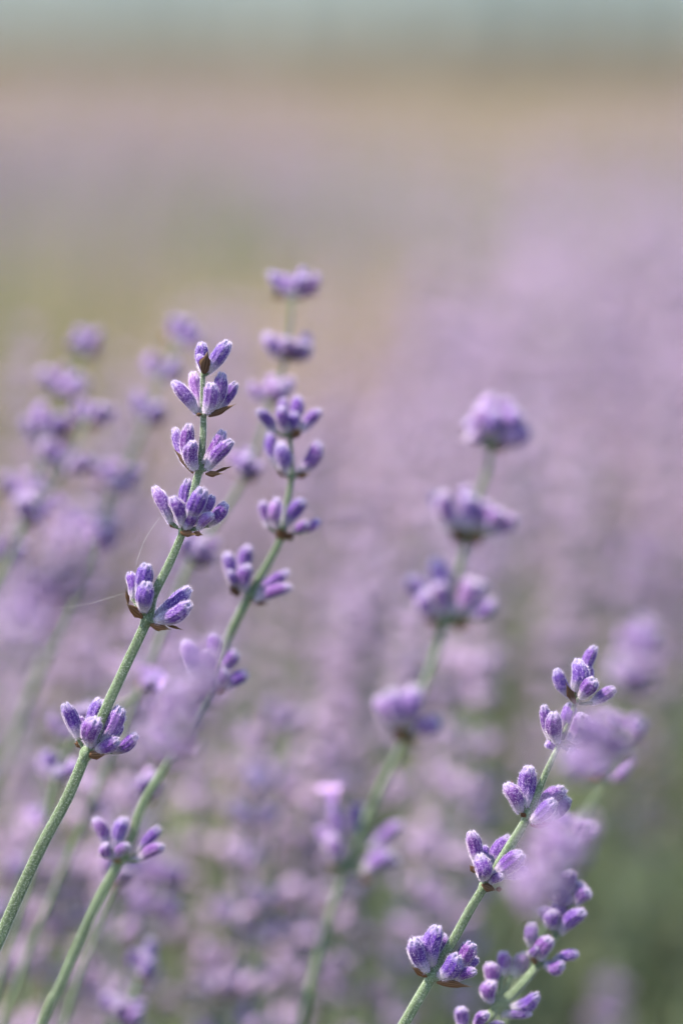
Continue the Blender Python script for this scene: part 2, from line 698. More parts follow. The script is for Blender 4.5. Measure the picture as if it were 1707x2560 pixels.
def explicit_spike(name, label, group, path_px, whorls, hairs=0, hero=True, seed=0, category="lavender"):
    """path_px: [(crop, x, y, depth, width_native_px)] from the tip downwards; whorls: list of dicts"""
    rnd = random.Random(seed)
    P, R = [], []
    for c, x, y, d, w in path_px:
        px, py = cpx(c, x, y)
        P.append(at(px, py, d))
        R.append(w * K * d * 0.5)
    ext = base_extension(P[-1], P[-1] - P[-2], rnd)
    P2 = P + ext
    R2 = R + [R[-1] * (1 + 0.03 * i) for i in range(len(ext))]
    sub = 6
    path = smooth_path(P2, sub)
    rr = []
    for i in range(len(P2) - 1):
        for j in range(sub):
            rr.append(R2[i] + (R2[i + 1] - R2[i]) * j / sub)
    rr.append(R2[-1])
    path.reverse()
    rr.reverse()
    origin = path[0].copy()
    root = link(bpy.data.objects.new(name, None))
    root.empty_display_size = 0.01
    root.location = origin
    tag(root, label, category, group)
    stem_object(path, rr, root, origin, hairs, rnd)
    bm = HERO_BUD if hero else MID_BUD
    for wdef in whorls:
        c = wdef['c']
        d = wdef['d']
        nx, ny = cpx(c, *wdef['node'])
        node = at(nx, ny, d)
        sc = CROPS[c][2] * K * d
        # snap the joint onto the stem
        i = min(range(len(path)), key=lambda q: (path[q] - node).length)
        node = path[i].copy()
        sdir = path[min(i + 1, len(path) - 1)] - path[max(i - 1, 0)]
        buds, specs = [], []
        for bd in wdef['buds']:
            (x0, y0), (x1, y1), w, lay = bd[0], bd[1], bd[2], LAYER[bd[3]]
            wid = w * sc
            a = at(*cpx(c, x0, y0), d + lay * 0.0016)
            b = at(*cpx(c, x1, y1), d + lay * 0.0016 + lay * rnd.uniform(0.0010, 0.0026))
            L = (b - a).length
            dr = (b - a).normalized()
            buds.append((a - node, dr, wid))
            specs.append((a - node, dr, L, wid, bd[4] if len(bd) > 4 else None))
        wh = link(bpy.data.objects.new("flower_whorl", node_mesh(buds, sdir, rr[i])), root)
        wh.location = node - origin
        for loc, dr, L, wid, extra in specs:
            put(rnd.choice(bm), "calyx_bud", wh, loc, dr, L, wid, rnd.uniform(0, 6.28), 2 * BR)
            if extra == 'open':
                put(COROLLA, "open_flower", wh, loc + dr * (L * 0.86), dr, L * 1.0, wid * 2.1, rnd.uniform(0, 6), 1.0)
        for br in wdef.get('bracts', []):
            (x0, y0), (x1, y1), w, lay = br[0], br[1], br[2], LAYER[br[3]]
            a = at(*cpx(c, x0, y0), d + lay * 0.0017)
            b = at(*cpx(c, x1, y1), d + lay * 0.0034)
            # hang it so its back faces outwards and towards the viewer
            dr = (b - a).normalized()
            o = put(rnd.choice(BRACT), "bract", wh, a - node, dr, (b - a).length * 0.92, w * sc * 0.85, 0, 1.0)
            yv = (FWD * (-1.0 if lay < 0 else 0.8) + (a - node).normalized() * 0.3)
            yv = (yv - dr * yv.dot(dr)).normalized()
            xv = (-yv).cross(dr)
            o.rotation_quaternion = Matrix((xv, -yv, dr)).transposed().to_quaternion()
    return root


def generic_whorl(rnd, turn, k, n_total, size):
    """buds of one whorl in stem space: two opposite cymes. returns [(base, dir, L, w)], [bracts]"""
    out, br = [], []
    top = (k == 0)
    for side in (0, math.pi):
        n = rnd.randint(3, 5) if not top else rnd.randint(2, 3)
        for j in range(n):
            az = turn + side + (j - (n - 1) / 2) * rnd.uniform(0.38, 0.6) + rnd.uniform(-.15, .15)
            el = math.radians(rnd.uniform(32, 68) if not top else rnd.uniform(45, 85))
            L = rnd.uniform(0.0050, 0.0070) * size
            if rnd.random() < 0.2:
                L *= 0.65
            w = rnd.uniform(0.0024, 0.0031) * size
            h = Vector((math.cos(az), math.sin(az), 0))
            dr = (h * math.cos(el) + Vector((0, 0, math.sin(el)))).normalized()
            base = h * rnd.uniform(0.0009, 0.0018) * size + Vector((0, 0, rnd.uniform(0, 0.0015)))
            out.append((base, dr, L, w))
        az = turn + side + rnd.uniform(-.3, .3)
        h = Vector((math.cos(az), math.sin(az), 0))
        br.append((h * 0.0010, (h + Vector((0, 0, rnd.uniform(-0.1, 0.6)))).normalized(), rnd.uniform(0.004, 0.006) * size, rnd.uniform(0.003, 0.0045) * size, az))
    return out, br


def semi_spike(name, label, group, nodes_px, tail_px, size=1.0, width=18, seed=0, turn0=None, opens=()):
    """a spike whose whorl joints were measured in the photograph; buds stand in ordinary lavender whorls.
    nodes_px: [(crop,x,y,depth)] from the tip down, tail_px the same for the bare stem below"""
    rnd = random.Random(seed)
    allp = nodes_px + tail_px
    P = [at(*cpx(c, x, y), d) for c, x, y, d in allp]
    n = len(P)
    R = [width * K * allp[i][3] * 0.5 * (0.62 + 0.38 * min(1, i / 4)) for i in range(n)]
    ext = base_extension(P[-1], P[-1] - P[-2], rnd)
    P2 = P + ext
    R2 = R + [R[-1]] * len(ext)
    path = smooth_path(P2, 5)
    rr = []
    for i in range(len(P2) - 1):
        for j in range(5):
            rr.append(R2[i] + (R2[i + 1] - R2[i]) * j / 5)
    rr.append(R2[-1])
    path.reverse()
    rr.reverse()
    origin = path[0].copy()
    root = link(bpy.data.objects.new(name, None))
    root.empty_display_size = 0.01
    root.location = origin
    tag(root, label, "lavender", group)
    stem_object(path, rr, root, origin, 0, rnd)
    turn = rnd.uniform(-0.5, 0.5) if turn0 is None else turn0
    for k in range(len(nodes_px)):
        node = P[k]
        dr_s = (P[max(k - 1, 0)] - P[k + 1]).normalized() if k else (P[0] - P[1]).normalized()
        q = (dr_s + Vector((0, 0, 0.6))).normalized().to_track_quat('Z', 'Y')
        buds, bracts = generic_whorl(rnd, turn + rnd.uniform(-.5, .5), k, len(nodes_px), size)
        wb = [(q @ b, q @ d_, w) for b, d_, L, w in buds]
        wh = link(bpy.data.objects.new("flower_whorl", node_mesh(wb, dr_s, R[k])), root)
        wh.location = node - origin
        for bi, ((b, d_, w), (_, _, L, _)) in enumerate(zip(wb, buds)):
            put(rnd.choice(MID_BUD), "calyx_bud", wh, b, d_, L, w, rnd.uniform(0, 6.28), 2 * BR)
            if (k, bi) in opens:
                put(COROLLA, "open_flower", wh, b + d_ * (L * 0.86), d_, L * 0.95, w * 2.2, rnd.uniform(0, 6), 1.0)
        for b, d_, L, w, az in bracts:
            put(rnd.choice(BRACT), "bract", wh, q @ b, q @ d_, L, w, rnd.uniform(-.4, .4), 1.0)
    return root


# ------------------------------------------------------------------ the setting: ground, hills, far woodland
def ground_sheet():
    xs = [-900, -500, -150, -60, -30] + [i * 1.0 - 15 for i in range(31)] + [30, 60, 150, 500, 900]
    ys = [-60, -20, -8, -4] + [i * 0.5 - 2 for i in range(40)] + [20, 24, 30, 40, 60, 90, 140, 250, 500, 900]
    V, F = [], []
    for y in ys:
        for x in xs:
            z = 0.03 * mnoise.noise(Vector((x * 0.9, y * 0.9, 0))) + 0.012 * mnoise.noise(Vector((x * 3, y * 3, 5)))
            V.append((x, y, z if abs(x) < 40 and y < 60 else 0.0))
    nx = len(xs)
    for j in range(len(ys) - 1):
        for i in range(nx - 1):
            F.append((j * nx + i, j * nx + i + 1, (j + 1) * nx + i + 1, (j + 1) * nx + i))
    o = link(bpy.data.objects.new("ground", mesh_from("ground", V, F, M_SOIL, True)))
    tag(o, None, None, None, "structure")


ground_sheet()


def hills():
    V, F = [], []
    nx, ny = 90, 14
    for j in range(ny):
        for i in range(nx):
            x = -880 + 1760 * i / (nx - 1)
            y = 520 + 360 * j / (ny - 1)
            e = abs(math.sin(math.pi * j / (ny - 1))) ** 1.2
            z = e * (27 + 5 * math.sin(x * 0.006 + 1.0) + 6 * mnoise.noise(Vector((x * 0.012, y * 0.004, 2)))) - 0.5
            V.append((x, y, z))
    for j in range(ny - 1):
        for i in range(nx - 1):
            F.append((j * nx + i, j * nx + i + 1, (j + 1) * nx + i + 1, (j + 1) * nx + i))
    o = link(bpy.data.objects.new("hills", mesh_from("hills", V, F, M_HILL, True)))
    tag(o, None, None, None, "structure")


hills()


def haze():
    x0, x1, y0, y1, z0, z1 = -950, 950, -80, 950, -1.5, 48
    V = [(x, y, z) for z in (z0, z1) for y in (y0, y1) for x in (x0, x1)]
    F = [(0, 2, 3, 1), (4, 5, 7, 6), (0, 1, 5, 4), (1, 3, 7, 5), (3, 2, 6, 7), (2, 0, 4, 6)]
    m = bpy.data.materials.new("thin_haze")
    m.use_nodes = True
    nt = m.node_tree
    nt.nodes.remove(nt.nodes["Principled BSDF"])
    pv = nt.nodes.new("ShaderNodeVolumePrincipled")
    pv.inputs["Color"].default_value = (0.86, 0.93, 1.0, 1)
    pv.inputs["Density"].default_value = HAZE
    pv.inputs["Anisotropy"].default_value = 0.2
    nt.links.new(pv.outputs[0], nt.nodes["Material Output"].inputs["Volume"])
    o = link(bpy.data.objects.new("haze", mesh_from("haze", V, F, m, False)))
    tag(o, "thin bluish haze over the distant field", "haze", None, "stuff")


HAZE = 0.00036
haze()


def woodland():
    rnd = random.Random(5)
    bag = Bag()
    leafV = np.array([(-.5, 0, -.5), (.5, 0, -.5), (.5, 0, .5), (-.5, 0, .5)], float)
    leafF = np.array([(0, 1, 2), (0, 2, 3)])
    for k in range(150):
        u = (k / 149) ** 0.8
        c0 = Vector((-48, 165, 0)).lerp(Vector((15, 22, 0)), u)
        x = c0.x + rnd.uniform(-.8, .8)
        y = c0.y + rnd.uniform(-.8, .8)
        h = (1.75 - 0.75 * u) * rnd.uniform(0.75, 1.2)
        pth = [Vector((x, y, -0.1)), Vector((x + rnd.uniform(-.1, .1), y, h * 0.35)), Vector((x + rnd.uniform(-.15, .15), y, h * 0.8))]
        v, f, _ = tube(pth, [0.05, 0.035, 0.015], 6)
        bag.add(np.array([tuple(q) for q in v]), tri(f), 0, 0.0, rnd.random())
        for _ in range(130):
            th, ph = rnd.uniform(0, 6.28), math.acos(rnd.uniform(-1, 1))
            rad = rnd.random() ** 0.4
            lump = 0.8 + 0.35 * math.sin(th * 3 + k)
            c = Vector((x + math.cos(th) * math.sin(ph) * rad * h * 0.5 * lump, y + math.sin(th) * math.sin(ph) * rad * h * 0.5 * lump, h * 0.52 + math.cos(ph) * rad * h * 0.48))
            Mx = Matrix.Translation(c) @ Quaternion((rnd.gauss(0, 1), rnd.gauss(0, 1), rnd.gauss(0, 1), rnd.gauss(0, 1))).normalized().to_matrix().to_4x4() @ Matrix.Scale(rnd.uniform(0.10, 0.24), 4)
            bag.add(xf(leafV, Mx), leafF, 1, 0.5, rnd.random())
    o = link(bpy.data.objects.new("hedge", bag.mesh("hedge", [M_BARK, M_FOLIAGE], False)))
    tag(o, "far grey-green hedge blurred along the field edge under the sky", "hedge", None, "stuff")


woodland()

# ------------------------------------------------------------------ generic lavender spikes (three levels of detail)
NV = 10


def template(seed):
    rnd = random.Random(seed)
    h = rnd.uniform(0.30, 0.36)
    lean = math.radians(rnd.uniform(14, 30))
    size = rnd.uniform(0.9, 1.1)
    pts = []
    p = Vector((0, 0, 0))
    m = 14
    for i in range(m + 1):
        pts.append(p.copy())
        u = i / m
        a = lean * (1.0 - 0.75 * u)
        p = p + Vector((math.sin(a), rnd.uniform(-.03, .03), math.cos(a))) * (h / m)
    path = smooth_path(pts, 3)
    L = [0.0]
    for a, b in zip(path, path[1:]):
        L.append(L[-1] + (b - a).length)
    gaps = [0.0]
    g = 0.009
    for _ in range(rnd.randint(4, 6)):
        gaps.append(gaps[-1] + g * rnd.uniform(0.85, 1.2))
        g *= 1.22
    whorls = []
    turn = rnd.uniform(0, 3.14)
    for k, s in enumerate(gaps):
        target = L[-1] - s - 0.001
        i = max(j for j in range(len(L)) if L[j] <= target)
        f = (target - L[i]) / (L[i + 1] - L[i])
        node = path[i].lerp(path[i + 1], f)
        d = (path[i + 1] - path[i]).normalized()
        q = (d + Vector((0, 0, .5))).normalized().to_track_quat('Z', 'Y')
        buds, br = generic_whorl(rnd, turn, k, len(gaps), size)
        turn += math.pi / 2
        whorls.append((node, d, [(q @ b, q @ dd, l, w) for b, dd, l, w in buds], [(q @ b, q @ dd, l, w) for b, dd, l, w, _ in br]))
    radii = [0.00125 - 0.0006 * (i / (len(path) - 1)) for i in range(len(path))]
    return dict(path=path, radii=radii, whorls=whorls, top=path[-1].copy())


TPL = [template(300 + i) for i in range(NV)]
for t in TPL:
    v, f, _ = tube(t['path'], t['radii'], 8, 0.06)
    t['stem_me'] = mesh_from("stem", v, f, M_STEM, True)
    t['whorl_me'] = [node_mesh([(b, d, w) for b, d, l, w in wh[2]], wh[1], 0.0008) for wh in t['whorls']]
    rnd = random.Random(len(t['path']))
    # joined low-detail head, for plants whose buds can no longer be told apart
    hb = Bag()
    for node, d, buds, br in t['whorls']:
        for b, dd, l, w in buds:
            Vb, Fb, Tb = rnd.choice(LOW_BUD)
            Mx = Matrix.Translation(node + b) @ orient(dd, rnd.uniform(0, 6)).to_matrix().to_4x4() @ Matrix.Diagonal((w / (2 * BR), w / (2 * BR), l, 1))
            hb.add(xf(Vb, Mx), Fb, 0, Tb, rnd.random())
        for b, dd, l, w in br:
            Mx = Matrix.Translation(node + b) @ orient(dd, 0).to_matrix().to_4x4() @ Matrix.Diagonal((w, w, l, 1))
            hb.add(xf(LOW_BRACT[0], Mx), LOW_BRACT[1], 1, LOW_BRACT[2], rnd.random())
    t['head_arr'] = hb.arrays()
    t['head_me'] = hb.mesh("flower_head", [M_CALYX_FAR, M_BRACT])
    sp = t['path'][::6] + [t['path'][-1]]
    v, f, _ = tube(sp, 0.0009, 4, 0)
    t['stem_arr'] = (np.array([tuple(q) for q in v]), tri(f))


def placed_matrix(t, top, rz, scale):
    q = Quaternion((0, 0, 1), rz)
    base = top - (q @ t['top']) * scale
    return base, q


def full_spike(t, top, rz, scale, label, group, rnd):
    base, q = placed_matrix(t, top, rz, scale)
    root = link(bpy.data.objects.new("lavender_spike", None))
    root.empty_display_size = 0.01
    root.location = base
    root.rotation_euler = (0, 0, rz)
    root.scale = (scale,) * 3
    tag(root, label, "lavender", group)
    link(bpy.data.objects.new("stem", t['stem_me']), root)
    for (node, d, buds, br), me in zip(t['whorls'], t['whorl_me']):
        wh = link(bpy.data.objects.new("flower_whorl", me), root)
        wh.location = node
        for b, dd, l, w in buds:
            put(rnd.choice(CROWD_BUD), "calyx_bud", wh, b, dd, l, w, rnd.uniform(0, 6), 2 * BR)
        for b, dd, l, w in br:
            put(rnd.choice(BRACT), "bract", wh, b, dd, l, w, 0, 1.0)
    return root


def plain_spike(t, top, rz, scale, label, group):
    base, q = placed_matrix(t, top, rz, scale)
    root = link(bpy.data.objects.new("lavender_spike", None))
    root.empty_display_size = 0.01
    root.location = base
    root.rotation_euler = (0, 0, rz)
    root.scale = (scale,) * 3
    tag(root, label, "lavender", group)
    link(bpy.data.objects.new("stem", t['stem_me']), root)
    link(bpy.data.objects.new("flower_head", t['head_me']), root)["kind"] = "stuff"
    return root


def bag_spike(bag, t, top, rz, scale, rnd):
    base, q = placed_matrix(t, top, rz, scale)
    Mx = Matrix.Translation(base) @ q.to_matrix().to_4x4() @ Matrix.Scale(scale, 4)
    V, F, M, T, R = t['head_arr']
    bag.add(xf(V, Mx), F, M, T, (R + rnd.random()) % 1.0)
    V, F = t['stem_arr']
    bag.add(xf(V, Mx), F, 2, 0.5, rnd.random())


LEAFV = np.array([(-0.05, 0, 0), (0.05, 0, 0), (0.075, 0.012, .5), (-0.075, 0.012, .5), (0, 0.05, 1.0), (0, -0.006, .5)], float)
LEAFF = np.array([(0, 1, 5), (1, 2, 5), (2, 4, 5), (4, 3, 5), (3, 0, 5)])
BLADEV = np.array([(-.018, 0, 0), (.018, 0, 0), (.012, .06, .55), (-.012, .06, .55), (0, .2, 1.0)], float)
BLADEF = np.array([(0, 1, 2), (0, 2, 3), (3, 2, 4)])


def leafy_twig(bag, base, direction, length, rnd, leaf=0.03, mat=0, smat=1):
    d = direction.normalized()
    end = base + d * length
    v, f, _ = tube([base, base.lerp(end, .5), end], [0.0012, 0.001, 0.0006], 4)
    bag.add(np.array([tuple(q) for q in v]), tri(f), smat, 0.5, rnd.random())
    n = max(3, int(length / 0.008))
    for i in range(n):
        p = base.lerp(end, (i + 1) / n)
        dr = (d * 0.9 + Vector((rnd.gauss(0, .6), rnd.gauss(0, .6), rnd.gauss(0, .4)))).normalized()
        L = leaf * rnd.uniform(0.6, 1.2)
        Mx = Matrix.Translation(p) @ orient(dr, rnd.uniform(0, 6)).to_matrix().to_4x4() @ Matrix.Scale(L, 4)
        bag.add(xf(LEAFV, Mx), LEAFF, mat, 0.5, rnd.random())


# ------------------------------------------------------------------ neighbouring row (far out of focus, one mass)
def row_mass(name, label, A, B, half, ztop, nsp, ntw, seed):
    rnd = random.Random(seed)
    bag = Bag()
    for i in range(nsp):
        u, v = rnd.random(), rnd.gauss(0, 0.5)
        v = max(-1, min(1, v))
        c = A.lerp(B, u)
        n = Vector((B.y - A.y, -(B.x - A.x), 0)).normalized()
        bushy = 0.5 + 0.5 * math.cos(u * (B - A).length / 0.85 * 2 * math.pi)
        z = ztop - 0.12 * v * v - 0.05 * bushy + rnd.gauss(0, 0.022)
        if rnd.random() < 0.42 and u > 0.36:       # flowering shoots hang over the near face of the bushes
            v = rnd.uniform(0.8, 1.25)
            z = rnd.uniform(0.20, ztop - 0.06)
        top = Vector((c.x, c.y, 0)) + n * (v * half) + Vector((0, 0, z))
        bag_spike(bag, rnd.choice(TPL), top, rnd.gauss(0, 0.8), rnd.uniform(0.9, 1.15), rnd)
    tw = Bag()
    for i in range(ntw):
        u, v = rnd.random(), rnd.uniform(-1, 1)
        c = A.lerp(B, u)
        n = Vector((B.y - A.y, -(B.x - A.x), 0)).normalized()
        z = rnd.uniform(0.03, 1) ** 0.7 * (ztop - 0.15) * math.sqrt(max(0.05, 1 - v * v * 0.85))
        p = Vector((c.x, c.y, 0)) + n * (v * half * 1.05) + Vector((0, 0, z))
        leafy_twig(tw, p, Vector((rnd.gauss(0, .4), rnd.gauss(0, .4), 1)) + n * v * 0.7, rnd.uniform(0.05, 0.11), rnd, 0.046)
    o = link(bpy.data.objects.new(name, bag.mesh(name, [M_CALYX_FAR, M_BRACT, M_STEM])))
    tag(o, label + ", its flower tops", "lavender", None, "stuff")
    o = link(bpy.data.objects.new("lavender_foliage", tw.mesh("lavender_foliage", [M_LEAF, M_STEM])))
    tag(o, label + ", its grey-green leaves", "foliage", None, "stuff")


row_mass("lavender_row", "neighbouring row of lavender bushes blurred across the field", Vector((-1.4, 3.6, 0)), Vector((1.5, 2.25, 0)), 0.32, 0.515, 2000, 4000, 7)


def grass():
    rnd = random.Random(12)
    bag = Bag()
    for i in range(5200):
        y = rnd.uniform(2.2, 14) if i % 2 else rnd.uniform(2.0, 3.2)
        x = rnd.uniform(-0.3, 0.3) * y + rnd.uniform(-.3, .3)
        dr = Vector((rnd.gauss(0, .45), rnd.gauss(0, .45), 1)).normalized()
        L = rnd.uniform(0.05, 0.16)
        Mx = Matrix.Translation((x, y, 0)) @ orient(dr, rnd.uniform(0, 6)).to_matrix().to_4x4() @ Matrix.Scale(L, 4)
        bag.add(xf(BLADEV, Mx), BLADEF, 0 if rnd.random() < 0.75 else 1, 0.5, rnd.random())
    for i in range(5200):        # taller tufts left standing in front of the neighbouring row
        tuft = rnd.choice([(-0.42, 2.45), (-0.30, 2.30), (-0.20, 2.5), (-0.52, 2.6), (0.02, 2.35), (0.12, 2.2), (0.20, 2.3), (0.28, 2.15), (-0.33, 2.05), (-0.1, 2.1)])
        x, y = tuft[0] + rnd.gauss(0, 0.07), tuft[1] + rnd.gauss(0, 0.10)
        dr = Vector((rnd.gauss(0.1, .22), rnd.gauss(0, .22), 1)).normalized()
        L = rnd.uniform(0.22, 0.46)
        Mx = Matrix.Translation((x, y, 0)) @ orient(dr, rnd.uniform(0, 6)).to_matrix().to_4x4() @ Matrix.Diagonal((L * 0.55, L * 0.6, L, 1))
        bag.add(xf(BLADEV, Mx), BLADEF, 0 if rnd.random() < (0.38 if x < -0.2 else 0.85) else 1, 0.5, rnd.random())
    o = link(bpy.data.objects.new("dry_grass", bag.mesh("dry_grass", [M_STRAW, M_GRASS], False)))
    tag(o, "dry straw-coloured grass on the soil between the rows", "grass", None, "stuff")


grass()

# ------------------------------------------------------------------ own bush: foliage and the crowd of spikes behind
def depth_limit(px):
    return 0.94 + 0.32 * min(1, max(0, px / 900)) + 0.50 * min(1, max(0, (px - 900) / 800))


COLS = ["at the left edge", "behind the sharp left stem", "left of centre", "right of centre", "behind the right sharp spike", "at the right edge"]


def place_words(px, py):
    col = COLS[max(0, min(5, int(px / 1707 * 6)))]
    return col + (", its tip above mid-height" if py < 1150 else ", its tip just below mid-height" if py < 1500 else ", its tip low in the picture")


def own_bush():
    rnd = random.Random(21)
    near, mid, rest = [], [], []
    tries = 0
    while len(near) + len(mid) + len(rest) < 640 and tries < 20000:
        tries += 1
        d = rnd.uniform(0.64, 1.95)
        px = rnd.uniform(-400, 2250)
        lim = depth_limit(px) + rnd.gauss(0, 0.05)
        if d > lim or rnd.random() > d / 1.6:
            continue
        if d < 1.08 and rnd.random() < 0.42:
            continue
        if px > 1250 and d < 0.78 + 0.12 * min(1, (px - 1250) / 300):
            continue
        edge = (lim - d)
        z = 0.455 + rnd.gauss(0, 0.024) + 0.01 * math.sin(px * 0.006)
        if d < 0.95:
            z -= (0.95 - d) * 0.22            # the crowd stands lower next to the sharp stems
        if px > 1250 and d > 1.3:
            z += 0.02
        x = (px - 853.5) * K * d
        y = (d + math.sin(PITCH) * (z - CAM.z)) / math.cos(PITCH)
        top = Vector((x, y, z))
        rz = rnd.gauss(0, 0.7) if d < 1.0 else rnd.uniform(0, 6.28)
        item = (rnd.randrange(NV), top, rz, rnd.uniform(0.92, 1.12), px, d)
        if d > 1.0 and mnoise.noise(Vector((x * 5, d * 3.2, 4))) < -0.12:
            continue                          # gaps between single bushes
        (near if d < 0.86 else mid if d < 1.3 else rest).append(item)
    mid.sort(key=lambda i: i[5])
    cut = 270 - len(near)
    rest += mid[cut:]
    mid = mid[:cut]
    for ti, top, rz, s, px, d in near:
        py = 1280 - (top - CAM).dot(UP) / (top - CAM).dot(FWD) / K
        side = place_words(px, py)
        full_spike(TPL[ti], top, rz, s, "softly blurred lavender spike %s" % side,
                   "softly blurred spikes " + side, rnd)
    for ti, top, rz, s, px, d in mid:
        py = 1280 - (top - CAM).dot(UP) / (top - CAM).dot(FWD) / K
        side = place_words(px, py)
        plain_spike(TPL[ti], top, rz, s, "strongly blurred far lavender spike %s" % side,
                    "strongly blurred spikes " + side)
    bag = Bag()
    for ti, top, rz, s, px, d in rest:
        bag_spike(bag, TPL[ti], top, rz, s, rnd)
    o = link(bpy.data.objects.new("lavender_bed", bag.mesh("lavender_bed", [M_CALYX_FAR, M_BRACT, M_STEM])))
    tag(o, "mass of lavender heads melted into purple haze at the back of the bush", "lavender", None, "stuff")
    tw = Bag()
    for i in range(3200):
        d = rnd.uniform(0.5, 1.9)
        px = rnd.uniform(-600, 2500)
        if d > depth_limit(px) + 0.05:
            continue
        z = rnd.uniform(0.02, 0.27 if d > 0.95 else 0.14)
        x = (px - 853.5) * K * d - 0.03
        p = Vector((x, d * 1.0, z))
        leafy_twig(tw, p, Vector((rnd.gauss(0.25, .4), rnd.gauss(0, .4), 1)), rnd.uniform(0.05, 0.11), rnd, 0.034)
    o = link(bpy.data.objects.new("lavender_foliage", tw.mesh("lavender_foliage", [M_LEAF, M_STEM])))
    tag(o, "green narrow leaves at the foot of the near lavender bush", "foliage", None, "stuff")


own_bush()

# ------------------------------------------------------------------ the spikes one can pick out
D1 = 0.544
S1 = explicit_spike(
    "lavender_spike", "sharp lavender spike on a long stem leaning in from the lower left edge", "lavender spikes in focus",
    [(1, 506, 330, D1, 11), (1, 502, 480, D1, 12), (1, 508, 650, D1, 15), (1, 505, 820, D1, 17), (1, 484, 1040, D1, 19), (1, 448, 1180, D1, 20),
     (1, 400, 1380, D1, 19), (1, 345, 1560, D1, 20), (1, 240, 1800, D1, 23), (1, 130, 2020, D1, 25), (2, 930, 430, D1, 27), (2, 800, 710, D1, 27),
     (2, 685, 960, D1, 28), (2, 600, 1160, D1, 28), (2, 535, 1300, D1, 29), (3, 470, 270, D1, 30), (3, 300, 590, D1, 31),
     (3, 130, 950, D1, 31), (3, 0, 1250, D1, 31), (3, -130, 1560, D1, 32)],
    [dict(c=1, d=D1, node=(508, 345), buds=[((500, 330), (498, 118), 100, 'b'), ((545, 335), (692, 108), 108, 'm'), ((520, 335), (470, 200), 70, 'm')],
          bracts=[((508, 345), (545, 160), 120, 'f')]),
     dict(c=1, d=D1, node=(505, 650), buds=[((460, 638), (283, 410), 98, 'm'), ((480, 625), (428, 343), 104, 'b'), ((528, 642), (568, 420), 118, 'f'),
                                            ((575, 628), (645, 343), 108, 'm'), ((600, 630), (748, 420), 88, 'b')],
          bracts=[((545, 668), (775, 558), 60, 'f'), ((500, 648), (445, 655), 40, 'f')]),
     dict(c=1, d=D1, node=(480, 1075), buds=[((375, 1030), (292, 765), 88, 'b'), ((395, 1015), (402, 733), 108, 'm'), ((440, 1065), (428, 858), 112, 'f'),
                                             ((508, 1020), (655, 782), 108, 'm'), ((535, 1065), (718, 855), 104, 'f')],
          bracts=[((430, 1095), (262, 885), 62, 'm'), ((520, 1100), (665, 1095), 62, 'f'), ((600, 1085), (735, 1038), 34, 'm')]),
     dict(c=1, d=D1, node=(350, 1540), buds=[((262, 1468), (140, 1205), 98, 'm'), ((348, 1495), (272, 1278), 108, 'f'), ((370, 1430), (390, 1150), 98, 'b'),
                                             ((395, 1450), (502, 1215), 128, 'f'), ((500, 1430), (578, 1268), 80, 'b'), ((540, 1490), (678, 1328), 98, 'm'),
                                             ((470, 1515), (572, 1405), 84, 'f'), ((370, 1510), (432, 1395), 98, 'f')],
          bracts=[((330, 1540), (470, 1560), 66, 'f'), ((430, 1545), (512, 1560), 56, 'f'), ((300, 1510), (235, 1450), 52, 'm')]),
     dict(c=2, d=D1, node=(930, 430), buds=[((842, 300), (822, 135), 82, 'b'), ((878, 280), (928, 80), 104, 'm'), ((908, 378), (928, 193), 108, 'f'),
                                            ((975, 418), (1192, 236), 104, 'b'), ((985, 440), (1200, 330), 98, 'f')],
          bracts=[((905, 422), (785, 320), 92, 'f'), ((810, 330), (793, 222), 34, 'f'), ((945, 462), (1090, 490), 70, 'f'), ((1050, 460), (1172, 498), 26, 'm')]),
     dict(c=2, d=D1, node=(540, 1270), buds=[((498, 1182), (412, 965), 92, 'm'), ((545, 1130), (634, 938), 98, 'b'), ((515, 1150), (505, 1045), 62, 'b'),
                                             ((572, 1228), (608, 1055), 118, 'f'), ((640, 1210), (760, 992), 108, 'm'), ((725, 1180), (762, 1090), 66, 'b'),
                                             ((605, 1250), (748, 1192), 88, 'f'), ((705, 1268), (862, 1160), 84, 'm')],
          bracts=[((545, 1285), (692, 1278), 80, 'f'), ((520, 1235), (458, 1205), 44, 'm'), ((500, 1180), (480, 1240), 30, 'm')])],
    hairs=15000, hero=True, seed=1)

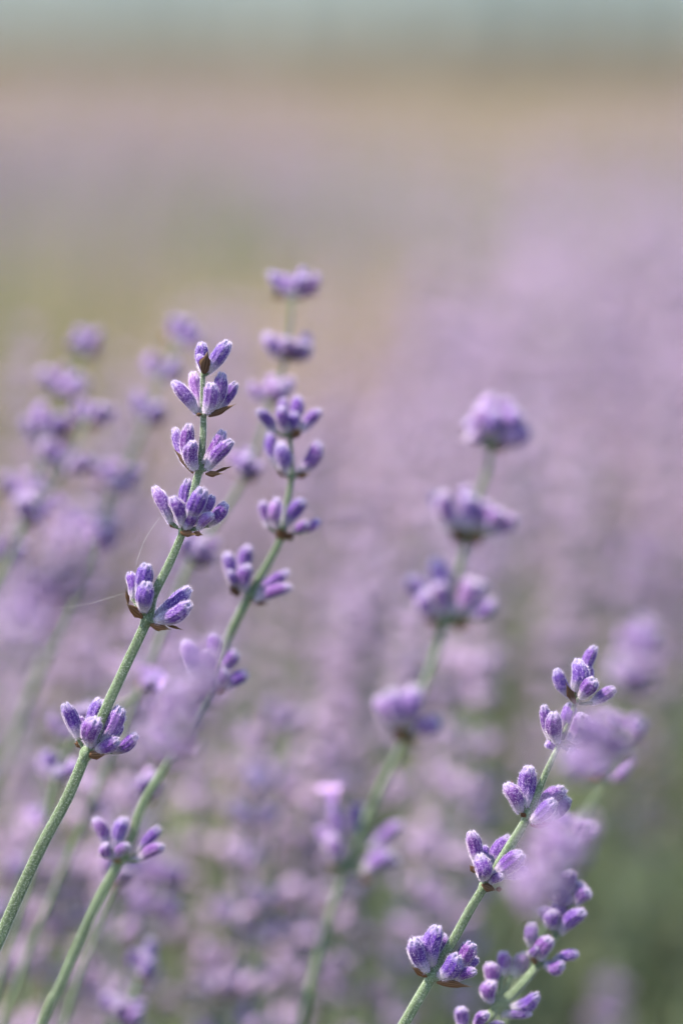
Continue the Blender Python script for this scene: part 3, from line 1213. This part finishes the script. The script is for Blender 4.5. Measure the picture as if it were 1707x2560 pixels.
D4 = 0.546
S4 = explicit_spike(
    "lavender_spike", "sharp lavender spike at lower right, its upper whorls veiled by blurred foreground flowers", "lavender spikes in focus",
    [(4, 1005, 300, 0.550, 10), (4, 978, 410, 0.549, 12), (4, 925, 560, 0.548, 13), (4, 862, 690, D4, 15), (4, 812, 800, D4, 17), (4, 762, 930, D4, 20),
     (4, 705, 1045, D4, 23), (4, 640, 1150, D4, 25), (4, 565, 1268, D4, 24), (4, 497, 1375, D4, 24), (4, 420, 1500, D4, 24), (4, 330, 1665, D4, 25),
     (4, 215, 1860, D4, 27), (4, 140, 1985, D4, 28), (4, 60, 2125, D4, 29), (4, -40, 2300, D4, 30)],
    [dict(c=4, d=0.549, node=(985, 400), buds=[((960, 350), (885, 205), 72, 'm'), ((985, 320), (1002, 152), 92, 'm'), ((1035, 250), (1092, 85), 66, 'b'), ((1015, 355), (1090, 258), 86, 'f'),
                                               ((1075, 385), (1198, 308), 66, 'm'), ((1045, 300), (1060, 180), 60, 'b')], bracts=[((988, 390), (930, 262), 56, 'f')]),
     dict(c=4, d=0.548, node=(905, 612), buds=[((850, 580), (818, 402), 62, 'm'), ((888, 600), (868, 440), 84, 'f'), ((925, 540), (965, 392), 80, 'b'), ((970, 590), (1030, 448), 114, 'f'),
                                               ((1040, 620), (1118, 540), 76, 'm'), ((900, 640), (830, 600), 60, 'b'), ((950, 640), (1060, 690), 70, 'f')]),
     dict(c=4, d=D4, node=(730, 995), buds=[((692, 975), (617, 822), 88, 'm'), ((718, 945), (736, 733), 98, 'm'), ((752, 1025), (872, 915), 82, 'f'), ((785, 985), (925, 850), 94, 'b'), ((850, 1020), (950, 898), 66, 'b')],
          bracts=[((745, 1045), (872, 1035), 72, 'f'), ((860, 1030), (935, 955), 26, 'b'), ((722, 1000), (688, 975), 40, 'f'), ((650, 860), (645, 792), 22, 'b')]),
     dict(c=4, d=D4, node=(497, 1370), buds=[((458, 1258), (428, 1082), 78, 'm'), ((498, 1338), (472, 1206), 92, 'f'), ((530, 1290), (632, 1108), 84, 'b'), ((508, 1230), (500, 1155), 48, 'b'),
                                             ((550, 1320), (700, 1200), 98, 'f'), ((525, 1355), (595, 1316), 54, 'f'), ((600, 1320), (730, 1290), 66, 'm')],
          bracts=[((480, 1365), (570, 1400), 60, 'f'), ((560, 1390), (600, 1390), 36, 'm'), ((450, 1300), (415, 1255), 46, 'm')]),
     dict(c=4, d=D4, node=(207, 1870), buds=[((182, 1835), (115, 1662), 92, 'f'), ((180, 1780), (155, 1648), 74, 'b'), ((212, 1805), (242, 1592), 104, 'm'), ((250, 1780), (278, 1636), 66, 'b'),
                                             ((258, 1868), (355, 1748), 104, 'f'), ((350, 1815), (428, 1680), 94, 'm'), ((390, 1840), (455, 1762), 66, 'b'), ((340, 1878), (448, 1830), 60, 'f')],
          bracts=[((190, 1865), (98, 1805), 60, 'f'), ((240, 1895), (448, 1918), 56, 'f')])],
    hairs=10000, hero=True, seed=4)

DB = 0.572
S2B = explicit_spike(
    "lavender_spike", "slightly soft lavender spike just right of the sharp left one, with a curved stem", "lavender spikes just behind focus",
    [(1, 1162, 830, DB, 12), (1, 1172, 1000, DB, 13), (1, 1172, 1130, DB, 15), (1, 1140, 1320, DB, 17), (1, 1100, 1560, DB, 19), (1, 1005, 1760, DB, 21), (1, 860, 2010, DB, 23),
     (1, 700, 2330, DB, 23), (2, 1345, 850, DB, 22), (2, 1230, 1060, 0.571, 22), (2, 1110, 1260, 0.570, 22), (3, 1000, 310, 0.568, 23), (3, 910, 580, 0.567, 24),
     (3, 700, 960, 0.566, 25), (3, 545, 1300, 0.566, 25), (3, 410, 1610, 0.566, 26), (3, 290, 1860, 0.566, 27)],
    [dict(c=1, d=DB, node=(1165, 835), buds=[((1050, 785), (922, 620), 94, 'f'), ((1130, 780), (1095, 595), 98, 'f'), ((1190, 720), (1215, 520), 98, 'b'), ((1140, 690), (1110, 540), 86, 'b'),
                                             ((1235, 775), (1385, 620), 94, 'm'), ((1165, 790), (1200, 640), 90, 'm')], bracts=[((1165, 825), (1265, 755), 96, 'f')]),
     dict(c=1, d=DB, node=(1175, 1120), buds=[((1065, 1050), (1015, 790), 98, 'b'), ((1118, 1095), (1085, 870), 114, 'f'), ((1225, 1095), (1378, 868), 114, 'm')],
          bracts=[((1140, 1115), (1050, 1065), 70, 'f'), ((1200, 1120), (1315, 1095), 66, 'f')]),
     dict(c=1, d=DB, node=(1105, 1570), buds=[((995, 1500), (950, 1312), 86, 'm'), ((1065, 1490), (1060, 1290), 94, 'f'), ((1125, 1490), (1262, 1300), 104, 'f'), ((1105, 1470), (1135, 1330), 80, 'b'),
                                              ((1190, 1545), (1295, 1465), 70, 'f'), ((1255, 1545), (1382, 1452), 72, 'm')], bracts=[((1110, 1600), (1060, 1500), 120, 'f'), ((1115, 1595), (1200, 1545), 90, 'f')]),
     dict(c=1, d=DB, node=(845, 2030), buds=[((730, 1925), (685, 1700), 94, 'm'), ((805, 1880), (845, 1650), 106, 'b'), ((805, 1985), (845, 1792), 110, 'f'), ((740, 1950), (705, 1830), 70, 'f'),
                                             ((905, 2020), (1140, 1842), 86, 'm'), ((900, 2065), (1158, 1952), 90, 'f'), ((880, 1995), (975, 1890), 66, 'b')],
          bracts=[((775, 2025), (690, 1930), 92, 'f'), ((865, 2060), (1010, 2085), 66, 'f')]),
     dict(c=2, d=DB, node=(1345, 850), buds=[((1225, 760), (1168, 570), 90, 'm'), ((1318, 690), (1355, 530), 96, 'b'), ((1292, 780), (1298, 640), 84, 'f'), ((1380, 760), (1492, 632), 96, 'm'),
                                             ((1360, 840), (1418, 750), 76, 'f'), ((1410, 860), (1560, 768), 84, 'm')], bracts=[((1345, 865), (1440, 880), 70, 'f')]),
     dict(c=3, d=0.566, node=(880, 690), buds=[((740, 600), (662, 415), 96, 'm'), ((815, 620), (868, 415), 100, 'm'), ((790, 700), (900, 600), 74, 'f'), ((770, 690), (740, 590), 84, 'f'),
                                               ((950, 660), (1112, 480), 80, 'm'), ((965, 710), (1140, 608), 86, 'f')], bracts=[((850, 720), (780, 700), 60, 'f')])],
    hairs=2500, hero=True, seed=2)

D3 = 0.613
S3 = explicit_spike(
    "lavender_spike", "blurred lavender spike right of centre topped by a round pale flower ball", "lavender spikes behind focus",
    [(5, 1180, 400, D3, 16), (5, 1152, 560, D3, 17), (5, 1105, 690, D3, 18), (5, 1045, 930, D3, 20), (5, 1005, 1090, D3, 20), (5, 925, 1390, D3, 22), (5, 862, 1590, D3, 22), (5, 805, 1740, D3, 22),
     (5, 745, 1900, D3, 23), (5, 690, 2060, D3, 23), (6, 1000, 500, D3, 23), (6, 895, 720, D3, 24), (6, 800, 950, D3, 24), (6, 740, 1130, D3, 25), (6, 660, 1360, D3, 25), (6, 560, 1700, D3, 26),
     (6, 440, 2170, D3, 26)],
    [dict(c=5, d=D3, node=(1180, 395), buds=[((1130, 360), (1050, 240), 110, 'm'), ((1150, 340), (1110, 170), 115, 'f'), ((1180, 320), (1180, 110), 115, 'b'), ((1190, 350), (1210, 190), 115, 'f'), ((1220, 330), (1270, 130), 115, 'b'),
                                             ((1240, 350), (1330, 190), 110, 'm'), ((1250, 370), (1395, 300), 110, 'm'), ((1120, 380), (1060, 330), 90, 'f'), ((1230, 380), (1310, 330), 100, 'f'), ((1160, 300), (1140, 140), 100, 'b')],
          bracts=[((1190, 400), (1290, 405), 80, 'f')]),
     dict(c=5, d=D3, node=(1045, 930), buds=[((945, 860), (860, 660), 105, 'b'), ((1000, 850), (910, 650), 110, 'f'), ((1045, 860), (1060, 670), 115, 'f'), ((1100, 860), (1150, 700), 105, 'm'), ((1150, 870), (1250, 760), 95, 'f'),
                                             ((1180, 890), (1315, 790), 85, 'm'), ((1020, 820), (1040, 620), 90, 'b')], bracts=[((1050, 935), (960, 830), 130, 'f'), ((1060, 935), (1140, 890), 100, 'f')]),
     dict(c=5, d=D3, node=(925, 1390), buds=[((825, 1330), (720, 1130), 105, 'm'), ((880, 1290), (870, 1030), 115, 'b'), ((920, 1340), (890, 1160), 100, 'f'), ((970, 1330), (1075, 1140), 125, 'f'), ((1020, 1330), (1135, 1160), 110, 'm'),
                                             ((1060, 1350), (1200, 1270), 95, 'f'), ((860, 1350), (800, 1200), 95, 'f')], bracts=[((960, 1400), (1090, 1380), 90, 'f'), ((880, 1400), (780, 1300), 80, 'f')]),
     dict(c=5, d=D3, node=(692, 2050), buds=[((625, 1975), (545, 1800), 95, 'm'), ((670, 1965), (620, 1760), 118, 'f'), ((720, 1960), (755, 1740), 125, 'f'), ((760, 1980), (890, 1920), 110, 'm'), ((745, 2000), (850, 1950), 90, 'f')],
          bracts=[((700, 2060), (640, 1950), 110, 'f'), ((705, 2055), (770, 2010), 90, 'f')]),
     dict(c=6, d=D3, node=(760, 1080), buds=[((670, 1020), (645, 820), 115, 'f'), ((690, 900), (660, 620), 100, 'm', 'open'), ((620, 920), (560, 770), 95, 'b'), ((820, 820), (850, 600), 90, 'b'), ((890, 1090), (1080, 950), 135, 'f'),
                                             ((920, 920), (1150, 740), 120, 'm'), ((880, 1040), (1130, 1010), 110, 'm')], bracts=[((850, 1110), (950, 1150), 120, 'f'), ((700, 1060), (610, 1040), 80, 'f')])],
    hairs=0, hero=False, seed=3)

semi_spike("lavender_spike", "blurred lavender spike rising highest in the picture, behind the slightly soft one", "lavender spikes behind focus",
           [(0, 672, 688, 0.606), (0, 655, 825, 0.606), (0, 622, 925, 0.606), (0, 560, 1100, 0.606), (0, 440, 1290, 0.606)],
           [(0, 395, 1400, 0.606), (0, 330, 1560, 0.606), (0, 230, 1800, 0.606), (0, 140, 2010, 0.606), (0, 40, 2260, 0.606)], size=1.12, width=17, seed=31, turn0=0.1)
semi_spike("lavender_spike", "blurred lavender spike at left whose top ball stands beside the sharp spike's tip", "blurred lavender spikes at upper left",
           [(0, 408, 790, 0.636), (0, 370, 870, 0.636), (0, 335, 975, 0.636), (0, 265, 1125, 0.636), (0, 215, 1260, 0.636)], [(0, 120, 1480, 0.636), (0, 20, 1720, 0.636)], size=1.15, width=17, seed=32, turn0=0.2)
semi_spike("lavender_spike", "blurred lavender spike at far left with a lone round top ball", "blurred lavender spikes at upper left",
           [(0, 188, 815, 0.65), (0, 150, 915, 0.65), (0, 120, 1060, 0.65), (0, 60, 1185, 0.65)], [(0, 0, 1330, 0.65), (0, -60, 1500, 0.65)], size=1.2, width=17, seed=33, turn0=0.0)
semi_spike("lavender_spike", "blurred lavender spike at left, its wide whorl level with the sharp spike's second whorl", "blurred lavender spikes at upper left",
           [(0, 195, 975, 0.628), (0, 150, 1080, 0.628), (0, 60, 1200, 0.628)], [(0, 10, 1330, 0.628), (0, -70, 1500, 0.628)], size=1.2, width=17, seed=34, turn0=0.3)
semi_spike("lavender_spike", "blurred lavender spike half hidden behind the sharp spike's lowest whorl at left", "blurred lavender spikes at lower left",
           [(0, 330, 1590, 0.60), (0, 185, 1680, 0.60), (0, 130, 1790, 0.60)], [(0, 90, 1960, 0.60), (0, 20, 2180, 0.60)], size=1.05, width=17, seed=35, turn0=0.0, opens=((0, 1), (0, 3)))
semi_spike("lavender_spike", "blurred lavender spike low at left, two whorls above the bottom edge", "blurred lavender spikes at lower left",
           [(0, 325, 2240, 0.61), (0, 280, 2350, 0.61)], [(0, 240, 2450, 0.61), (0, 190, 2600, 0.61)], size=1.15, width=18, seed=36, turn0=0.0)
semi_spike("lavender_spike", "foreground lavender spike too near to be sharp, veiling the right sharp spike", "blurred foreground lavender",
           [(0, 1468, 1520, 0.446), (0, 1432, 1585, 0.446), (0, 1362, 1725, 0.446), (0, 1325, 1790, 0.447), (0, 1265, 1985, 0.450), (0, 1228, 2075, 0.453)],
           [(0, 1190, 2200, 0.46), (0, 1150, 2330, 0.47), (0, 1110, 2480, 0.48)], size=1.12, width=8, seed=37, turn0=0.1)
semi_spike("lavender_spike", "foreground lavender spike blurred into lilac haze below the slightly soft spike's whorls", "blurred foreground lavender",
           [(0, 460, 1560, 0.452), (0, 440, 1620, 0.452), (0, 415, 1680, 0.452), (0, 395, 1745, 0.453)], [(0, 350, 1840, 0.455), (0, 290, 1960, 0.46), (0, 180, 2170, 0.465), (0, 80, 2380, 0.47)], size=1.0, width=8, seed=38, turn0=0.2)
semi_spike("lavender_spike", "blurred lavender spike at the left edge with a large rust-footed whorl", "blurred lavender spikes at upper left",
           [(0, 105, 1015, 0.64), (0, 58, 1165, 0.64), (0, 15, 1290, 0.64)], [(0, -40, 1430, 0.64), (0, -110, 1600, 0.64)], size=1.3, width=17, seed=51, turn0=0.1)
semi_spike("lavender_spike", "blurred lavender head at left, below and left of the sharp spike's fourth whorl", "blurred lavender spikes at upper left",
           [(0, 250, 1120, 0.652), (0, 215, 1245, 0.652)], [(0, 150, 1400, 0.652), (0, 50, 1640, 0.652)], size=1.25, width=17, seed=52, turn0=0.3)
semi_spike("lavender_spike", "large violet foreground blur of lavender beside the right sharp spike's fourth whorl", "blurred foreground lavender",
           [(0, 1290, 1955, 0.438), (0, 1270, 2000, 0.438), (0, 1252, 2045, 0.438), (0, 1235, 2095, 0.439)], [(0, 1200, 2200, 0.445), (0, 1160, 2330, 0.45), (0, 1110, 2480, 0.46)], size=1.05, width=7, seed=53, turn0=0.2)
G_L, G_M, G_R = "blurred lavender spikes at lower left", "blurred lavender spikes low in the middle", "blurred lavender spikes at lower right"
semi_spike("lavender_spike", "blurred bluish lavender spike low in the middle, left of the pale-balled one", G_M,
           [(0, 645, 1680, 0.69), (0, 625, 1815, 0.69), (0, 600, 2090, 0.69)], [(0, 560, 2250, 0.69), (0, 520, 2380, 0.69)], size=1.2, width=17, seed=41, turn0=0.0)
semi_spike("lavender_spike", "blurred purple lavender spike low between the pale-balled and right sharp stems", G_M,
           [(0, 1010, 1990, 0.73), (0, 985, 2090, 0.73), (0, 960, 2190, 0.73)], [(0, 920, 2330, 0.73), (0, 880, 2450, 0.73)], size=1.15, width=16, seed=42, turn0=0.3)
semi_spike("lavender_spike", "blurred pale lavender head at the bottom edge beside the pale-balled spike's stem", G_M,
           [(0, 850, 2310, 0.72), (0, 820, 2420, 0.72)], [(0, 790, 2540, 0.72)], size=1.1, width=16, seed=43, turn0=0.1)
semi_spike("lavender_spike", "blurred lavender spike behind the right sharp spike's second and third whorls", G_R,
           [(0, 1425, 1700, 0.615), (0, 1390, 1790, 0.615), (0, 1312, 1925, 0.612)], [(0, 1270, 2060, 0.61), (0, 1200, 2250, 0.61), (0, 1120, 2420, 0.61)], size=1.0, width=16, seed=44, turn0=0.2)
semi_spike("lavender_spike", "blurred wide lilac lavender head by the right edge at mid-height", G_R,
           [(0, 1450, 1310, 0.88), (0, 1430, 1400, 0.88)], [(0, 1400, 1560, 0.88), (0, 1350, 1800, 0.88)], size=1.5, width=16, seed=45, turn0=0.0)
semi_spike("lavender_spike", "faint mauve lavender spike melted into the green near the right edge, lower part", G_R,
           [(0, 1500, 1850, 1.02), (0, 1478, 1950, 1.02), (0, 1455, 2060, 1.02)], [(0, 1420, 2180, 1.02), (0, 1380, 2330, 1.02)], size=1.35, width=13, seed=54, turn0=0.2)
semi_spike("lavender_spike", "small pale lavender head alone near the bottom right corner", G_R,
           [(0, 1400, 2300, 0.80), (0, 1385, 2370, 0.80)], [(0, 1350, 2480, 0.80)], size=1.1, width=14, seed=55, turn0=0.1)
semi_spike("lavender_spike", "blurred lavender head behind the slightly soft spike's lowest whorl", G_L,
           [(0, 330, 1840, 0.60), (0, 262, 2030, 0.60)], [(0, 215, 2160, 0.60), (0, 150, 2340, 0.60)], size=1.1, width=17, seed=46, turn0=0.0)
semi_spike("lavender_spike", "blurred pinkish lavender head right of the slightly soft spike's lowest whorl", G_L,
           [(0, 365, 2040, 0.66), (0, 350, 2110, 0.66)], [(0, 300, 2260, 0.66), (0, 250, 2400, 0.66)], size=1.25, width=17, seed=47, turn0=0.4)
semi_spike("lavender_spike", "blurred lavender head at the left edge beside the sharp stem's lower end", G_L,
           [(0, 30, 2030, 0.66), (0, 0, 2120, 0.66)], [(0, -40, 2260, 0.66)], size=1.1, width=17, seed=48, turn0=0.2)
semi_spike("lavender_spike", "blurred lavender head low at left between sharp stem and its lowest whorl", G_L,
           [(0, 140, 1700, 0.625), (0, 115, 1800, 0.625), (0, 90, 1910, 0.625)], [(0, 40, 2050, 0.625), (0, -20, 2200, 0.625)], size=0.95, width=16, seed=49, turn0=0.1)
semi_spike("lavender_spike", "very near lavender spike dissolved into violet haze at the left edge", "blurred foreground lavender",
           [(0, 150, 1290, 0.40), (0, 110, 1370, 0.40), (0, 60, 1460, 0.40)], [(0, 0, 1600, 0.41), (0, -80, 1800, 0.42)], size=1.2, width=8, seed=50, turn0=0.2)
explicit_spike(
    "lavender_spike", "slightly soft lavender spike in the lower right corner, below the veiled flowers", "lavender spikes just behind focus",
    [(4, 960, 1450, 0.566, 14), (4, 890, 1620, 0.564, 16), (4, 790, 1790, 0.562, 18), (4, 690, 1910, 0.560, 22), (4, 580, 2020, 0.559, 24), (4, 450, 2160, 0.558, 26), (4, 380, 2240, 0.558, 27)],
    [dict(c=4, d=0.566, node=(955, 1465), buds=[((930, 1430), (840, 1300), 90, 'm'), ((950, 1400), (950, 1290), 95, 'f'), ((990, 1430), (1000, 1350), 90, 'm'), ((960, 1450), (880, 1400), 85, 'f'), ((985, 1460), (1060, 1400), 90, 'f')]),
     dict(c=4, d=0.564, node=(890, 1630), buds=[((850, 1590), (800, 1480), 80, 'm'), ((905, 1620), (1035, 1510), 85, 'f'), ((890, 1590), (900, 1440), 90, 'b'), ((870, 1600), (860, 1500), 85, 'f')]),
     dict(c=4, d=0.562, node=(780, 1800), buds=[((755, 1700), (755, 1570), 72, 'm'), ((790, 1765), (850, 1655), 90, 'f'), ((825, 1800), (925, 1800), 75, 'f'), ((870, 1780), (998, 1735), 60, 'm'), ((730, 1740), (790, 1700), 50, 'f')],
          bracts=[((775, 1800), (740, 1720), 60, 'f')]),
     dict(c=4, d=0.560, node=(585, 2015), buds=[((590, 1860), (600, 1730), 85, 'b'), ((640, 1860), (720, 1740), 85, 'b'), ((540, 1910), (525, 1790), 85, 'm'), ((530, 2000), (540, 1890), 85, 'f'), ((640, 2030), (785, 1960), 80, 'f'), ((590, 2070), (745, 2055), 60, 'f')]),
     dict(c=4, d=0.558, node=(430, 2180), buds=[((380, 2150), (370, 2030), 75, 'm'), ((450, 2150), (510, 2060), 65, 'f'), ((490, 2160), (600, 2120), 60, 'f')])],
    hairs=1500, hero=True, seed=9)


# ------------------------------------------------------------------ spider silk
def silk(label, pts, r=0.000016):
    P = smooth_path([at(*cpx(c, x, y), d) for c, x, y, d in pts], 6)
    v, f, _ = tube(P, r, 5)
    o = link(bpy.data.objects.new("spider_silk", mesh_from("spider_silk", v, f, M_SILK, True)))
    tag(o, label, "spider silk", "strands of spider silk")


silk("fine spider silk strand hanging from the sharp left spike's fourth whorl", [(0, 367, 1188, 0.543), (0, 335, 1235, 0.543), (0, 318, 1278, 0.543), (0, 312, 1300, 0.543)])
silk("nearly level spider silk strand left of the sharp left spike", [(0, 290, 1361, 0.543), (0, 190, 1390, 0.541), (0, 100, 1400, 0.540), (0, -40, 1412, 0.536)])
